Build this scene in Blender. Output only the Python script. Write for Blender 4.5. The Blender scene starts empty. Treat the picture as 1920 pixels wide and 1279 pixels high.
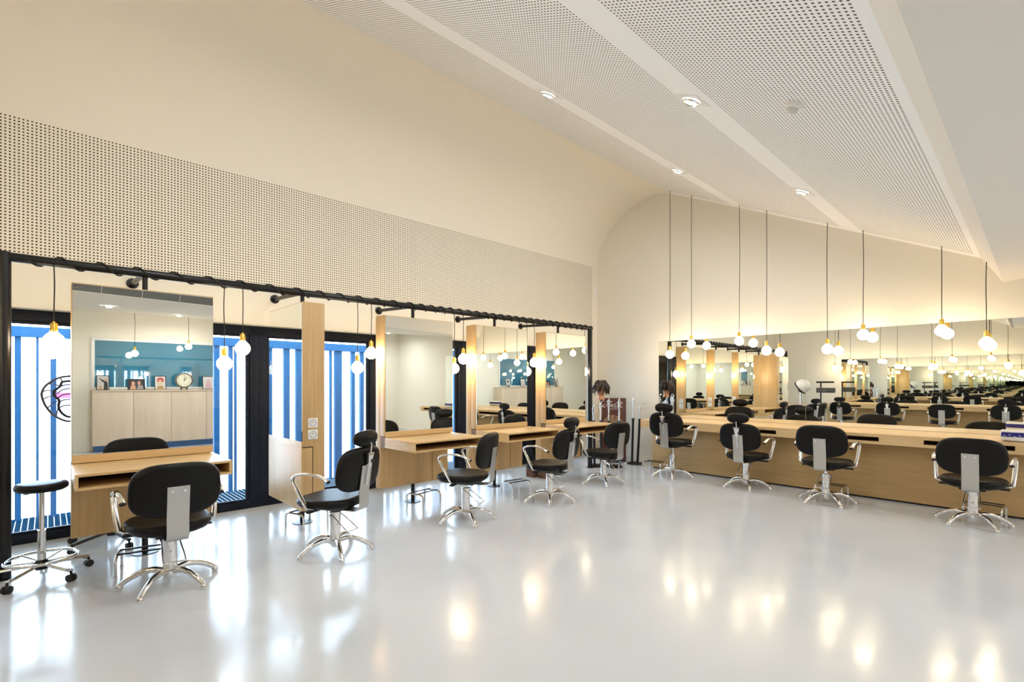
import bpy, bmesh, math, random
from mathutils import Vector, Matrix
random.seed(7)
PI = math.pi
scn = bpy.context.scene
C = scn.collection
D = bpy.data

# ------------------------------------------------------------------ materials
MATS = {}
def mat(name, col=(.8, .8, .8), rough=.5, metal=0., spec=.5, emit=None, es=0., coat=0., alpha=1.):
    if name in MATS: return MATS[name]
    m = D.materials.new(name); m.use_nodes = True
    b = m.node_tree.nodes['Principled BSDF']
    b.inputs['Base Color'].default_value = (*col, 1)
    b.inputs['Roughness'].default_value = rough
    b.inputs['Metallic'].default_value = metal
    b.inputs['Specular IOR Level'].default_value = spec
    b.inputs['Coat Weight'].default_value = coat
    if emit:
        b.inputs['Emission Color'].default_value = (*emit, 1)
        b.inputs['Emission Strength'].default_value = es
    MATS[name] = m
    return m
def nodes(m): return m.node_tree.nodes, m.node_tree.links, m.node_tree.nodes['Principled BSDF']

def wood(name, c1, c2, grain, rough=.38):
    """oak veneer; grain = axis the fibres run along"""
    m = mat(name, c1, rough); n, l, b = nodes(m)
    tc = n.new('ShaderNodeTexCoord'); mp = n.new('ShaderNodeMapping')
    sc = [38., 38., 38.]; sc['XYZ'.index(grain)] = 1.3
    mp.inputs['Scale'].default_value = sc
    l.new(tc.outputs['Object'], mp.inputs['Vector'])
    ns = n.new('ShaderNodeTexNoise'); ns.inputs['Scale'].default_value = 1.6; ns.inputs['Detail'].default_value = 5
    l.new(mp.outputs[0], ns.inputs['Vector'])
    sc2 = [5., 5., 5.]; sc2['XYZ'.index(grain)] = .35
    mp2 = n.new('ShaderNodeMapping'); mp2.inputs['Scale'].default_value = sc2
    l.new(tc.outputs['Object'], mp2.inputs['Vector'])
    n2 = n.new('ShaderNodeTexNoise'); n2.inputs['Scale'].default_value = 1.2; n2.inputs['Detail'].default_value = 2
    l.new(mp2.outputs[0], n2.inputs['Vector'])
    mx = n.new('ShaderNodeMath'); mx.operation = 'ADD'
    l.new(ns.outputs['Fac'], mx.inputs[0]); l.new(n2.outputs['Fac'], mx.inputs[1])
    cr = n.new('ShaderNodeValToRGB')
    cr.color_ramp.elements[0].position = .34; cr.color_ramp.elements[0].color = (*c2, 1)
    cr.color_ramp.elements[1].position = .66; cr.color_ramp.elements[1].color = (*c1, 1)
    hf = n.new('ShaderNodeMath'); hf.operation = 'MULTIPLY'; hf.inputs[1].default_value = .5
    l.new(mx.outputs[0], hf.inputs[0]); l.new(hf.outputs[0], cr.inputs[0])
    l.new(cr.outputs[0], b.inputs['Base Color'])
    return m

def perforated(name, col, hole, size):
    """plaster board drilled with square holes; UV is in hole pitches"""
    m = mat(name, col, .8, spec=.2); n, l, b = nodes(m)
    uv = n.new('ShaderNodeUVMap'); sp = n.new('ShaderNodeSeparateXYZ'); l.new(uv.outputs[0], sp.inputs[0])
    o = []
    for k in (0, 1):
        f = n.new('ShaderNodeMath'); f.operation = 'FRACT'; l.new(sp.outputs[k], f.inputs[0])
        s = n.new('ShaderNodeMath'); s.operation = 'SUBTRACT'; s.inputs[1].default_value = .5; l.new(f.outputs[0], s.inputs[0])
        a = n.new('ShaderNodeMath'); a.operation = 'ABSOLUTE'; l.new(s.outputs[0], a.inputs[0])
        t = n.new('ShaderNodeMath'); t.operation = 'LESS_THAN'; t.inputs[1].default_value = size / 2; l.new(a.outputs[0], t.inputs[0])
        o.append(t)
    mu = n.new('ShaderNodeMath'); mu.operation = 'MULTIPLY'
    l.new(o[0].outputs[0], mu.inputs[0]); l.new(o[1].outputs[0], mu.inputs[1])
    mx = n.new('ShaderNodeMixRGB'); mx.inputs[1].default_value = (*col, 1); mx.inputs[2].default_value = (*hole, 1)
    l.new(mu.outputs[0], mx.inputs[0]); l.new(mx.outputs[0], b.inputs['Base Color'])
    return m

PAINT = (.83, .785, .68)
m_wall = mat('wall paint', PAINT, .7, spec=.25)
m_ceil = mat('soffit paint', (.80, .765, .715), .75, spec=.2)
m_board = mat('ceiling board paint', (.93, .93, .925), .75, spec=.2)
m_perfw = perforated('perforated wall board', PAINT, (.05, .035, .02), .44)
m_perfc = perforated('perforated ceiling board', (.93, .93, .925), (.13, .11, .085), .44)
m_oak = wood('oak upright', (.64, .42, .19), (.50, .31, .125), 'Z')
m_oaky = wood('oak lengthways', (.70, .475, .225), (.58, .375, .16), 'Y', .33)
m_oakx = wood('oak counter', (.72, .51, .275), (.62, .42, .205), 'X', .36)
m_oakp = wood('oak counter front shaded', (.54, .36, .16), (.43, .275, .11), 'X', .42)  # darker oak: shadow on the counter front is put into its colour
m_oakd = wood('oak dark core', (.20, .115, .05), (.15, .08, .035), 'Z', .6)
m_pale = wood('pale wood doors', (.70, .57, .44), (.60, .475, .355), 'Z', .5)
m_black = mat('black painted steel', (.006, .006, .007), .33, spec=.4)
m_cord = mat('black cord', (.012, .011, .011), .7)
m_vinyl = mat('black vinyl', (.0035, .0033, .0038), .42, spec=.22)
m_rubber = mat('black rubber', (.012, .012, .012), .6)
m_chrome = mat('chrome', (.82, .82, .83), .09, 1.)
m_steel = mat('brushed steel', (.52, .52, .51), .36, .75)
m_brass = mat('brass socket', (.85, .56, .12), .28, 1.)
m_mirror = mat('mirror silver', (.915, .94, .91), 0.0, 1.)
m_white = mat('white plastic', (.82, .81, .78), .4)
m_frame = mat('dark window frame', (.004, .008, .020), .5, spec=.25)
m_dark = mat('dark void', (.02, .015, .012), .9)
m_blue = mat('blue plinth', (.02, .08, .22), .5)
m_brown = mat('brown display card', (.10, .028, .018), .4)
m_slat = mat('daylight blue outdoor slats', (.028, .10, .23), .8, spec=.05)  # blue tint of daylight on backlit slats is put into the base colour
m_grille = mat('grille shadow', (.09, .095, .10), .8)
m_bulb = mat('lit globe', (1, 1, 1), .3, emit=(1., .78, .50), es=38.)
m_lens = mat('lit downlight', (1, 1, 1), .3, emit=(.93, .97, 1.), es=900.)
m_skin = mat('mannequin skin', (.52, .24, .13), .5)
m_hair = mat('dark brown hair', (.018, .009, .006), .5)
m_clip = mat('pale hair clip', (.6, .55, .5), .4)
m_packb = mat('blue packet film', (.012, .012, .19), .25)
m_packw = mat('white packet film', (.75, .72, .68), .35)

def glass_mat(name, tint, refl=1.0):
    m = D.materials.new(name); m.use_nodes = True
    n, l = m.node_tree.nodes, m.node_tree.links
    n.remove(n['Principled BSDF'])
    tr = n.new('ShaderNodeBsdfTransparent'); tr.inputs[0].default_value = (*tint, 1)
    gl = n.new('ShaderNodeBsdfGlossy'); gl.inputs['Roughness'].default_value = 0.
    fr = n.new('ShaderNodeFresnel'); fr.inputs[0].default_value = 1.45
    mx = n.new('ShaderNodeMixShader')
    l.new(fr.outputs[0], mx.inputs[0]); l.new(tr.outputs[0], mx.inputs[1]); l.new(gl.outputs[0], mx.inputs[2])
    l.new(mx.outputs[0], n['Material Output'].inputs[0])
    return m
m_glass = glass_mat('window glass', (.93, .97, 1.))
m_bluepane = mat('daylight blue pane', (.045, .20, .32), .02, 0., .5, coat=1.)  # blue of the daylight on this pane is put into its base colour
m_bluepane.node_tree.nodes['Principled BSDF'].inputs['IOR'].default_value = 1.9
m_wing = glass_mat('clear wing film', (.62, .66, .74))
m_pink = glass_mat('pink wing film', (.95, .45, .62))

# floor : poured light grey resin
m_floor = mat('grey resin floor', (.56, .565, .56), .13, spec=.6)
n, l, b = nodes(m_floor)
b.inputs['IOR'].default_value = 1.48
tc = n.new('ShaderNodeTexCoord')
ns = n.new('ShaderNodeTexNoise'); ns.inputs['Scale'].default_value = .9; ns.inputs['Detail'].default_value = 6
l.new(tc.outputs['Object'], ns.inputs['Vector'])
cr = n.new('ShaderNodeValToRGB')
cr.color_ramp.elements[0].position = .35; cr.color_ramp.elements[0].color = (.58, .605, .63, 1)
cr.color_ramp.elements[1].position = .65; cr.color_ramp.elements[1].color = (.64, .66, .68, 1)
l.new(ns.outputs['Fac'], cr.inputs[0]); l.new(cr.outputs[0], b.inputs['Base Color'])
n2 = n.new('ShaderNodeTexNoise'); n2.inputs['Scale'].default_value = 9.; n2.inputs['Detail'].default_value = 3
l.new(tc.outputs['Object'], n2.inputs['Vector'])
bp = n.new('ShaderNodeBump'); bp.inputs['Strength'].default_value = .035; bp.inputs['Distance'].default_value = .02
l.new(n2.outputs['Fac'], bp.inputs['Height']); l.new(bp.outputs[0], b.inputs['Normal'])
n3 = n.new('ShaderNodeTexNoise'); n3.inputs['Scale'].default_value = 2.3; n3.inputs['Detail'].default_value = 4
l.new(tc.outputs['Object'], n3.inputs['Vector'])
mr = n.new('ShaderNodeMapRange'); mr.inputs[1].default_value = .3; mr.inputs[2].default_value = .7; mr.inputs[3].default_value = .12; mr.inputs[4].default_value = .21
l.new(n3.outputs['Fac'], mr.inputs[0]); l.new(mr.outputs[0], b.inputs['Roughness'])

# walkway grating outside : bars across, bright gaps
m_deck = mat('outdoor grating', (.05, .13, .24), .9, spec=0.)
n, l, b = nodes(m_deck)
tc = n.new('ShaderNodeTexCoord'); sp = n.new('ShaderNodeSeparateXYZ'); l.new(tc.outputs['Object'], sp.inputs[0])
a = n.new('ShaderNodeMath'); a.operation = 'DIVIDE'; a.inputs[1].default_value = .05; l.new(sp.outputs[1], a.inputs[0])
f = n.new('ShaderNodeMath'); f.operation = 'FRACT'; l.new(a.outputs[0], f.inputs[0])
t = n.new('ShaderNodeMath'); t.operation = 'LESS_THAN'; t.inputs[1].default_value = .15; l.new(f.outputs[0], t.inputs[0])
mx = n.new('ShaderNodeMixRGB'); mx.inputs[1].default_value = (.003, .018, .038, 1); mx.inputs[2].default_value = (.4, .43, .45, 1)
l.new(t.outputs[0], mx.inputs[0]); l.new(mx.outputs[0], b.inputs['Base Color'])
m_ground = mat('pale outdoor paving', (.8, .8, .78), .8)

# streaked hair picture
m_pic_hair = mat('printed streaked hair', (.3, .16, .08), .4)
n, l, b = nodes(m_pic_hair)
tc = n.new('ShaderNodeTexCoord'); mp = n.new('ShaderNodeMapping'); mp.inputs['Scale'].default_value = (60, 1, 4)
l.new(tc.outputs['Object'], mp.inputs[0]); ns = n.new('ShaderNodeTexNoise'); ns.inputs['Scale'].default_value = 1.; l.new(mp.outputs[0], ns.inputs['Vector'])
cr = n.new('ShaderNodeValToRGB'); cr.color_ramp.elements[0].position = .4; cr.color_ramp.elements[0].color = (.12, .055, .03, 1)
cr.color_ramp.elements[1].position = .65; cr.color_ramp.elements[1].color = (.52, .33, .2, 1)
l.new(ns.outputs['Fac'], cr.inputs[0]); l.new(cr.outputs[0], b.inputs['Base Color'])

# ------------------------------------------------------------------ mesh helpers
def mesh(bm, name, m, smooth=True, angle=35):
    bmesh.ops.recalc_face_normals(bm, faces=bm.faces[:])
    me = D.meshes.new(name); bm.to_mesh(me); bm.free()
    for x in (m if isinstance(m, (list, tuple)) else [m]): me.materials.append(x)
    if smooth:
        me.polygons.foreach_set('use_smooth', [True] * len(me.polygons))
        me.set_sharp_from_angle(angle=math.radians(angle))
    return me
def link(name, me, parent=None, loc=(0, 0, 0), rot=(0, 0, 0)):
    o = D.objects.new(name, me); C.objects.link(o)
    o.parent = parent; o.location = loc; o.rotation_euler = rot
    return o
def part(name, bm, m, parent=None, smooth=True, angle=35, loc=(0, 0, 0), rot=(0, 0, 0)):
    return link(name, mesh(bm, name, m, smooth, angle), parent, loc, rot)
def tag(o, label, cat, group=None, kind=None):
    if label: o['label'] = label
    if cat: o['category'] = cat
    if group: o['group'] = group
    if kind: o['kind'] = kind
    return o
def empty(name, label, cat, loc=(0, 0, 0), rz=0., group=None):
    o = D.objects.new(name, None); C.objects.link(o)
    o.location = loc; o.rotation_euler = (0, 0, rz)
    return tag(o, label, cat, group)
def new(): return bmesh.new()
def box(bm, x0, x1, y0, y1, z0, z1, bev=0.):
    t = bmesh.new()
    bmesh.ops.create_cube(t, size=1.)
    bmesh.ops.scale(t, vec=(x1 - x0, y1 - y0, z1 - z0), verts=t.verts[:])
    bmesh.ops.translate(t, vec=((x0 + x1) / 2, (y0 + y1) / 2, (z0 + z1) / 2), verts=t.verts[:])
    if bev: bmesh.ops.bevel(t, geom=t.edges[:], offset=bev, segments=2, affect='EDGES', profile=.6)
    join(bm, t); return bm
def join(bm, t, mtx=None):
    me = D.meshes.new('tmp'); t.to_mesh(me); t.free()
    if mtx: me.transform(mtx)
    bm.from_mesh(me); D.meshes.remove(me)
def tube(bm, pts, r, n=12, rb=None, ref=None, caps=True, closed=False):
    """sweep; r radius or list; rb second radius (across ref axis keeps r)"""
    pts = [Vector(p) for p in pts]; N = len(pts)
    rs = r if isinstance(r, (list, tuple)) else [r] * N
    rings = []; prev = None
    for i, p in enumerate(pts):
        if closed: t = pts[(i + 1) % N] - pts[i - 1]
        else: t = pts[min(i + 1, N - 1)] - pts[max(i - 1, 0)]
        t.normalize()
        if ref is not None: u = Vector(ref)
        elif prev is not None: u = prev
        else: u = Vector((0, 0, 1)) if abs(t.z) < .9 else Vector((1, 0, 0))
        u = (u - t * u.dot(t)).normalized(); w = t.cross(u); prev = u
        k = rb / rs[i] if rb else 1.
        rings.append([bm.verts.new(p + u * (math.cos(2 * PI * j / n) * rs[i]) + w * (math.sin(2 * PI * j / n) * rs[i] * k)) for j in range(n)])
    for i in range(N if closed else N - 1):
        a, b = rings[i], rings[(i + 1) % N]
        for j in range(n): bm.faces.new((a[j], a[(j + 1) % n], b[(j + 1) % n], b[j]))
    if caps and not closed:
        bm.faces.new(rings[0][::-1]); bm.faces.new(rings[-1])
    return bm
def cyl(bm, p0, p1, r, n=20): return tube(bm, [p0, p1], r, n)
def lathe(bm, prof, n=24, axis=(0, 0, 0)):
    """prof [(r,z)] about vertical axis at axis"""
    ax = Vector(axis); rings = []
    for r, z in prof:
        if r < 1e-6: rings.append([bm.verts.new(ax + Vector((0, 0, z)))])
        else: rings.append([bm.verts.new(ax + Vector((r * math.cos(2 * PI * j / n), r * math.sin(2 * PI * j / n), z))) for j in range(n)])
    for a, b in zip(rings, rings[1:]):
        for j in range(n):
            k = (j + 1) % n
            if len(a) == 1 and len(b) == 1: continue
            if len(a) == 1: bm.faces.new((a[0], b[j], b[k]))
            elif len(b) == 1: bm.faces.new((a[j], a[k], b[0]))
            else: bm.faces.new((a[j], a[k], b[k], b[j]))
    return bm
def bez(p0, p1, p2, p3, n):
    P = [Vector(p) for p in (p0, p1, p2, p3)]; out = []
    for i in range(n + 1):
        t = i / n; s = 1 - t
        out.append(P[0] * s**3 + P[1] * 3 * s * s * t + P[2] * 3 * s * t * t + P[3] * t**3)
    return out
def smoothpath(pts, sub=5):
    P = [Vector(p) for p in pts]; out = []
    for i in range(len(P) - 1):
        a = P[max(i - 1, 0)]; b = P[i]; c = P[i + 1]; d = P[min(i + 2, len(P) - 1)]
        for k in range(sub):
            t = k / sub
            out.append(.5 * ((2 * b) + (c - a) * t + (2 * a - 5 * b + 4 * c - d) * t * t + (3 * b - a - 3 * c + d) * t**3))
    out.append(P[-1]); return out
def cushion(bm, hw, hh, th, n=3.2, edge=.025, dome=.012, seg=40, fn=None, yexp=None):
    """superellipse pad in (a,b), thickness along c, rounded rim; fn maps (a,b,c)->xyz"""
    fn = fn or (lambda a, b, c: (a, b, c))
    layers = []
    K = 5
    for k in range(K + 1):
        ph = PI / 2 * k / K; layers.append((edge * (1 - math.sin(ph)), -th / 2 + edge * (1 - math.cos(ph)) * 0 + edge - edge * math.cos(ph) - 0))
    layers = [(edge * (1 - math.sin(PI / 2 * k / K)), -th / 2 + edge * (1 - math.cos(PI / 2 * k / K))) for k in range(K + 1)]
    layers += [(i, -z) for i, z in layers[::-1]]
    def ring(ins, z):
        vs = []
        for j in range(seg):
            t = 2 * PI * j / seg
            c, s = math.cos(t), math.sin(t)
            a = math.copysign(abs(c) ** (2 / n), c) * (hw - ins); b = math.copysign(abs(s) ** (2 / n), s) * (hh - ins)
            vs.append(bm.verts.new(fn(a, b, z)))
        return vs
    rings = [ring(i, z) for i, z in layers]
    # domed caps
    caps = []
    for sgn, base in ((-1, rings[0]), (1, rings[-1])):
        prev = base
        for f in (.8, .5, .2):
            vs = []
            for j in range(seg):
                t = 2 * PI * j / seg; c, s = math.cos(t), math.sin(t)
                a = math.copysign(abs(c) ** (2 / n), c) * (hw - edge) * f; b = math.copysign(abs(s) ** (2 / n), s) * (hh - edge) * f
                vs.append(bm.verts.new(fn(a, b, sgn * (th / 2 + dome * (1 - f * f)))))
            for j in range(seg): bm.faces.new((prev[j], prev[(j + 1) % seg], vs[(j + 1) % seg], vs[j]))
            prev = vs
        bm.faces.new(prev)
    for a, b in zip(rings, rings[1:]):
        for j in range(seg): bm.faces.new((a[j], a[(j + 1) % seg], b[(j + 1) % seg], b[j]))
    return bm
def ribbon(bm, path, hw, th):
    """flat strip following path in the YZ plane, half width hw along X"""
    pts = [Vector((0, p[0], p[1])) for p in path]; N = len(pts); rows = []
    for i, p in enumerate(pts):
        t = (pts[min(i + 1, N - 1)] - pts[max(i - 1, 0)]).normalized(); nr = Vector((0, -t.z, t.y)) * (th / 2)
        rows.append([bm.verts.new(p + Vector((sx * hw, 0, 0)) + nr * sn) for sx, sn in ((-1, -1), (1, -1), (1, 1), (-1, 1))])
    for a, b in zip(rows, rows[1:]):
        for j in range(4): bm.faces.new((a[j], a[(j + 1) % 4], b[(j + 1) % 4], b[j]))
    bm.faces.new(rows[0][::-1]); bm.faces.new(rows[-1]); return bm
def faces(name, polys, mats, kind='structure', parent=None, smooth=False, angle=40):
    """polys: (points, material index, uv list or None)"""
    bm = new(); uvl = bm.loops.layers.uv.new('UVMap')
    for pts, mi, uv in polys:
        f = bm.faces.new([bm.verts.new(p) for p in pts]); f.material_index = mi
        if uv:
            for lp, q in zip(f.loops, uv): lp[uvl].uv = q
    if smooth: bmesh.ops.remove_doubles(bm, verts=bm.verts[:], dist=1e-4)
    me = D.meshes.new(name); bm.to_mesh(me); bm.free()
    for x in mats: me.materials.append(x)
    if smooth:
        me.polygons.foreach_set('use_smooth', [True] * len(me.polygons)); me.set_sharp_from_angle(angle=math.radians(angle))
    o = link(name, me, parent)
    if kind: o['kind'] = kind
    return o

# ------------------------------------------------------------------ room shell
YB, YA, XL, XW, XR = -2.0, 8.12, -6.1, -6.29, 3.75
PITCH = .0278
ZH = 2.115
NY0, NY1 = -1.2, 7.8
def prect(x, y0, y1, z0, z1, mi, uv=False):
    p = [(x, y0, z0), (x, y1, z0), (x, y1, z1), (x, y0, z1)]
    q = [(a[1] / PITCH, a[2] / PITCH) for a in p] if uv else None
    return (p, mi, q)
faces('floor', [([(XW - .05, YB, 0), (XR, YB, 0), (XR, YA, 0), (XW - .05, YA, 0)], 0, None)], [m_floor])
bt = 2.5 + (3.785 - 2.5) // PITCH * PITCH
PZ0 = 90 * PITCH; PZ1 = 136 * PITCH          # band of holes, whole pitches
PY1 = 286 * PITCH
wl = [prect(XL, YB, YA, ZH, PZ0, 0), prect(XL, YB, PY1, PZ0, PZ1, 1, True), prect(XL, PY1, YA, PZ0, PZ1, 0),
      prect(XL, YB, NY0, 0, ZH, 0), prect(XL, NY1, YA, 0, ZH, 0),
      ([(XL, NY0, ZH), (XL, NY1, ZH), (XW - .06, NY1, ZH), (XW - .06, NY0, ZH)], 0, None),
      ([(XL, NY1, 0), (XL, NY1, ZH), (XW - .06, NY1, ZH), (XW - .06, NY1, 0)], 0, None),
      ([(XL, NY0, 0), (XL, NY0, ZH), (XW - .06, NY0, ZH), (XW - .06, NY0, 0)], 0, None)]
faces('wall_left', wl, [m_wall, m_perfw])
# ceiling : cove then a slope with drilled fields and plain strips
sl = lambda x: 2.733 - .471 * x
cove = [(p.x, p.z) for p in bez((XL, 0, PZ1), (XL, 0, 4.55), (-5.1, 0, 5.1), (-4.45, 0, sl(-4.45)), 28)]
cl = []
for (x0, z0), (x1, z1) in zip(cove, cove[1:]):
    cl.append(([(x0, YB, z0), (x0, YA, z0), (x1, YA, z1), (x1, YB, z1)], 2, None))
fields = [(-4.45, -3.36, 1), (-3.36, -3.12, 0), (-3.12, -1.84, 1), (-1.84, -1.60, 0), (-1.60, -.50, 1), (-.50, -.45, 0)]
k = math.sqrt(1 + .471**2)
for x0, x1, mi in fields:
    ys = [(YB, PY1, mi), (PY1, YA, 0)] if mi else [(YB, YA, 0)]
    for y0, y1, mm in ys:
        p = [(x0, y0, sl(x0)), (x0, y1, sl(x0)), (x1, y1, sl(x1)), (x1, y0, sl(x1))]
        nn = round((x1 - x0) * k / PITCH)
        q = [(y0 / PITCH, 0), (y1 / PITCH, 0), (y1 / PITCH, nn), (y0 / PITCH, nn)]
        cl.append((p, mm, q))
faces('ceiling', cl, [m_board, m_perfc, m_wall], smooth=True, angle=12)
# soffit : leaning fascia and flat underside
def fb(y):  # lower edge of fascia
    t = (YA - y) / (YA - 1.)
    return (-.26 - .085 * t, y, 2.63 + .17 * t)
so = []
ysl = [YB + (YA - YB) * i / 12 for i in range(13)]
for y0, y1 in zip(ysl, ysl[1:]):
    so.append(([(-.45, y0, sl(-.45)), (-.45, y1, sl(-.45)), fb(y1), fb(y0)], 0, None))
    so.append(([fb(y0), fb(y1), (XR, y1, 3.0), (XR, y0, 3.0)], 0, None))
faces('trim_1', so, [m_ceil], smooth=True, angle=20)
faces('wall_right', [([(XW, YA, 0), (XR, YA, 0), (XR, YA, 5.2), (XW, YA, 5.2)], 0, None)], [m_wall])
faces('wall_rear', [([(XW, YB, 0), (XR, YB, 0), (XR, YB, 5.2), (XW, YB, 5.2)], 0, None)], [m_wall])
faces('wall_opposite', [([(XR, YB, 0), (XR, YA, 0), (XR, YA, 3.3), (XR, YB, 3.3)], 0, None)], [m_wall])
bm = box(new(), XL, -4.54, YA - .014, YA, 0, .09, .003); o = part('baseboard_right', bm, m_wall); o['kind'] = 'structure'
bm = box(new(), 1.3, XR, YA - .014, YA, 0, .09, .003); o = part('baseboard_right_end', bm, m_wall); o['kind'] = 'structure'

# windows
for i in range(6):
    y0 = NY0 + 1.5 * i; y1 = y0 + 1.5
    w = D.objects.new('window_%d' % (i + 1), None); C.objects.link(w); w['kind'] = 'structure'; w.location = (XW, (y0 + y1) / 2, 0)
    h = .75
    bm = new()
    for s in (-1, 1): box(bm, -.035, .045, min(s * h, s * (h - .09)), max(s * h, s * (h - .09)), 0, ZH, .004)
    box(bm, -.035, .045, -h + .09, h - .09, ZH - .10, ZH, .004); box(bm, -.035, .045, -h + .09, h - .09, 0, .085, .004)
    for s in (-1, 1): box(bm, .0, .03, min(s * (h - .09), s * (h - .13)), max(s * (h - .09), s * (h - .13)), .085, ZH - .10, .003)
    box(bm, 0, .03, -h + .13, h - .13, ZH - .13, ZH - .10, .003); box(bm, 0, .03, -h + .13, h - .13, .085, .11, .003)
    part('window_frame', bm, m_frame, w)
    part('window_pane', box(new(), .008, .014, -h + .12, h - .12, .1, ZH - .115), m_glass, w, False)
# outdoors
faces('deck', [([(-7.6, -4, -.03), (XW - .02, -4, -.03), (XW - .02, 10, -.03), (-7.6, 10, -.03)], 0, None)], [m_deck])
faces('ground', [([(-40, -30, -.35), (XW, -30, -.35), (XW, 40, -.35), (-40, 40, -.35)], 0, None)], [m_ground])
sc = empty('slat_screen', 'outdoor screen of irregular vertical slats tinted daylight blue standing beyond the dark framed windows', 'screen', (-7.5, 3, -.03))
bm = new(); y = -4.
sl_list = [(-.23, .05), (-.078, .022), (.05, .05), (1.645, .065), (1.81, .05), (1.87, .025)]
taken = [(-.35, .22), (1.58, 1.95)]
while y < 10:
    wd = random.choice((.03, .05, .06, .08, .11)); gp = random.choice((.05, .07, .09, .13, .16))
    if not any(a < y < b or a < y + wd < b for a, b in taken): sl_list.append((y + wd / 2, wd))
    y += wd + gp
for yy, wd in sl_list: box(bm, -.03, .03, yy - 3 - wd / 2, yy - 3 + wd / 2, 0, 2.06)
part('slats', bm, m_slat, sc, False)
part('top_rail', box(new(), -.06, .06, -7, 7, 1.98, 2.09), m_slat, sc, False)
part('upper_rail', box(new(), -.06, .06, -7, 7, 2.15, 2.28), m_slat, sc, False)

# ------------------------------------------------------------------ globe pendants
CACHE = {}
def cached(key, fn):
    if key not in CACHE: CACHE[key] = fn()
    return CACHE[key]
def bulb_mesh():
    prof = [(0, -.066)] + [(.066 * math.sin(t), -.066 * math.cos(t)) for t in [PI * i / 14 for i in range(1, 12)]] + [(.028, .066), (.02, .075)]
    return mesh(lathe(new(), prof, 20), 'globe', m_bulb, True, 80)
def sock_mesh():
    return mesh(lathe(new(), [(0, .07), (.021, .07), (.025, .076), (.025, .092), (.023, .095), (.0245, .125), (.02, .138), (.009, .142), (.007, .152), (0, .152)], 20), 'socket', m_brass, True, 40)
def pendant(name, label, x, y, z, ztop, group, wob=.0):
    p = empty(name, label, 'pendant light', (x, y, z), 0, group)
    h = ztop - z
    bm = new(); a = random.uniform(0, 6.28)
    pts = [(0, 0, .148), (wob * .3 * math.cos(a), wob * .3 * math.sin(a), .3 * h + .1), (wob * math.cos(a), wob * math.sin(a), .65 * h + .05), (0, 0, h)]
    tube(bm, smoothpath(pts, 4), .0042, 8); part('cord', bm, m_cord, p)
    link('socket', cached('sock', sock_mesh), p); link('globe', cached('bulb', bulb_mesh), p)
    return p
# along the black bar
XBAR, ZBAR = -5.24, 2.39
ords = 'first second third fourth fifth sixth seventh eighth ninth tenth'.split()
bar_b = [(.037, 1.775), (1.206, 1.632), (1.36, 1.782), (2.525, 1.622), (2.69, 1.79), (3.86, 1.64), (4.012, 1.768), (5.2, 1.622), (5.36, 1.76), (6.57, 1.64)]
for i, (yy, zz) in enumerate(bar_b):
    pendant('globe_pendant', ('bare globe bulb on the black bar, %s of ten counting from the rolling stool' % ords[i]), XBAR + .0398, yy, zz, ZBAR - .012, 'globe bulbs hanging from the black bar', .006)
wall_b = [(-4.338, 1.944), (-3.945, 2.105), (-3.163, 2.103), (-2.762, 1.934), (-1.971, 1.917), (-1.562, 2.086), (-.776, 2.08), (-.387, 1.909)]
for i, (xx, zz) in enumerate(wall_b):
    pendant('globe_pendant', ('long corded globe bulb over the wall counter, %s of eight from the poster corner' % ords[i]), xx, YA - .285, zz, sl(xx) if xx < -.45 else 2.86, 'globe bulbs over the wall counter', .008)
rear_b = [(-4.3, 1.93), (-3.9, 2.1), (-3.15, 2.1), (-2.75, 1.93), (-1.98, 1.93), (-1.56, 2.1), (-.8, 2.1), (-.49, 1.92)]
for i, (xx, zz) in enumerate(rear_b):
    pendant('globe_pendant', ('globe bulb over the rear counter in the mirror, %s from the hood dryer' % ords[i]), xx, YB + .3, zz, sl(xx), 'globe bulbs over the rear counter', .008)
for lab, yy, zz, zt in (('globe bulb hanging by the blue glass, reflected between the first two photo frames', 1.374, 2.09, 2.985), ('globe bulb hanging by the blue glass, reflected above the round clock', 2.36, 2.29, 2.985)):
    pendant('globe_pendant', lab, 3.22, yy, zz, zt - .03, 'globe bulbs beside the blue glass', .006)

# ------------------------------------------------------------------ black pipe frame
fr = empty('pipe_frame', 'long black pipe frame with two posts and wall braces carrying the mirror stations', 'frame', (XBAR, 3.3, 0))
PY = (-.235, 6.772)
for yy in PY:
    bm = new(); cyl(bm, (0, yy - 3.3, .008), (0, yy - 3.3, 2.425), .041, 24); part('post', bm, m_black, fr)
    bm = new(); lathe(bm, [(0, 0), (.06, 0), (.06, .007), (.045, .01), (.0, .01)], 24, (0, yy - 3.3, 0)); part('floor_flange', bm, m_black, fr)
bm = new(); cyl(bm, (0, PY[0] - 3.34, ZBAR), (0, PY[1] - 3.26, ZBAR), .035, 20); part('top_bar', bm, m_black, fr)
ST = [.61, 1.935, 3.264, 4.595, 5.944]
for yy in ST:
    bm = new(); cyl(bm, (0, yy - 3.3, ZBAR), (XL - XBAR + .004, yy - 3.3, 2.43), .022, 16); br = part('wall_brace', bm, m_black, fr)
    bm = new(); cyl(bm, (XL - XBAR, yy - 3.3, 2.43), (XL - XBAR + .014, yy - 3.3, 2.43), .05, 20); part('flange', bm, m_black, br)
bm = new(); pts = []
marks = [(PY[0] + .12, 3, ST[0]), (ST[0], 5, ST[1]), (ST[1], 6, ST[2]), (ST[2], 9, ST[3]), (ST[3], 9, ST[4]), (ST[4], 5, PY[1] - .1)]
for a, nt, b in marks:
    for j in range(nt * 12):
        t = j / (nt * 12); an = 2 * PI * (nt * t + .25)
        pts.append((XBAR + .043 * math.sin(an), a + (b - a) * t, ZBAR + .043 * math.cos(an)))
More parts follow.
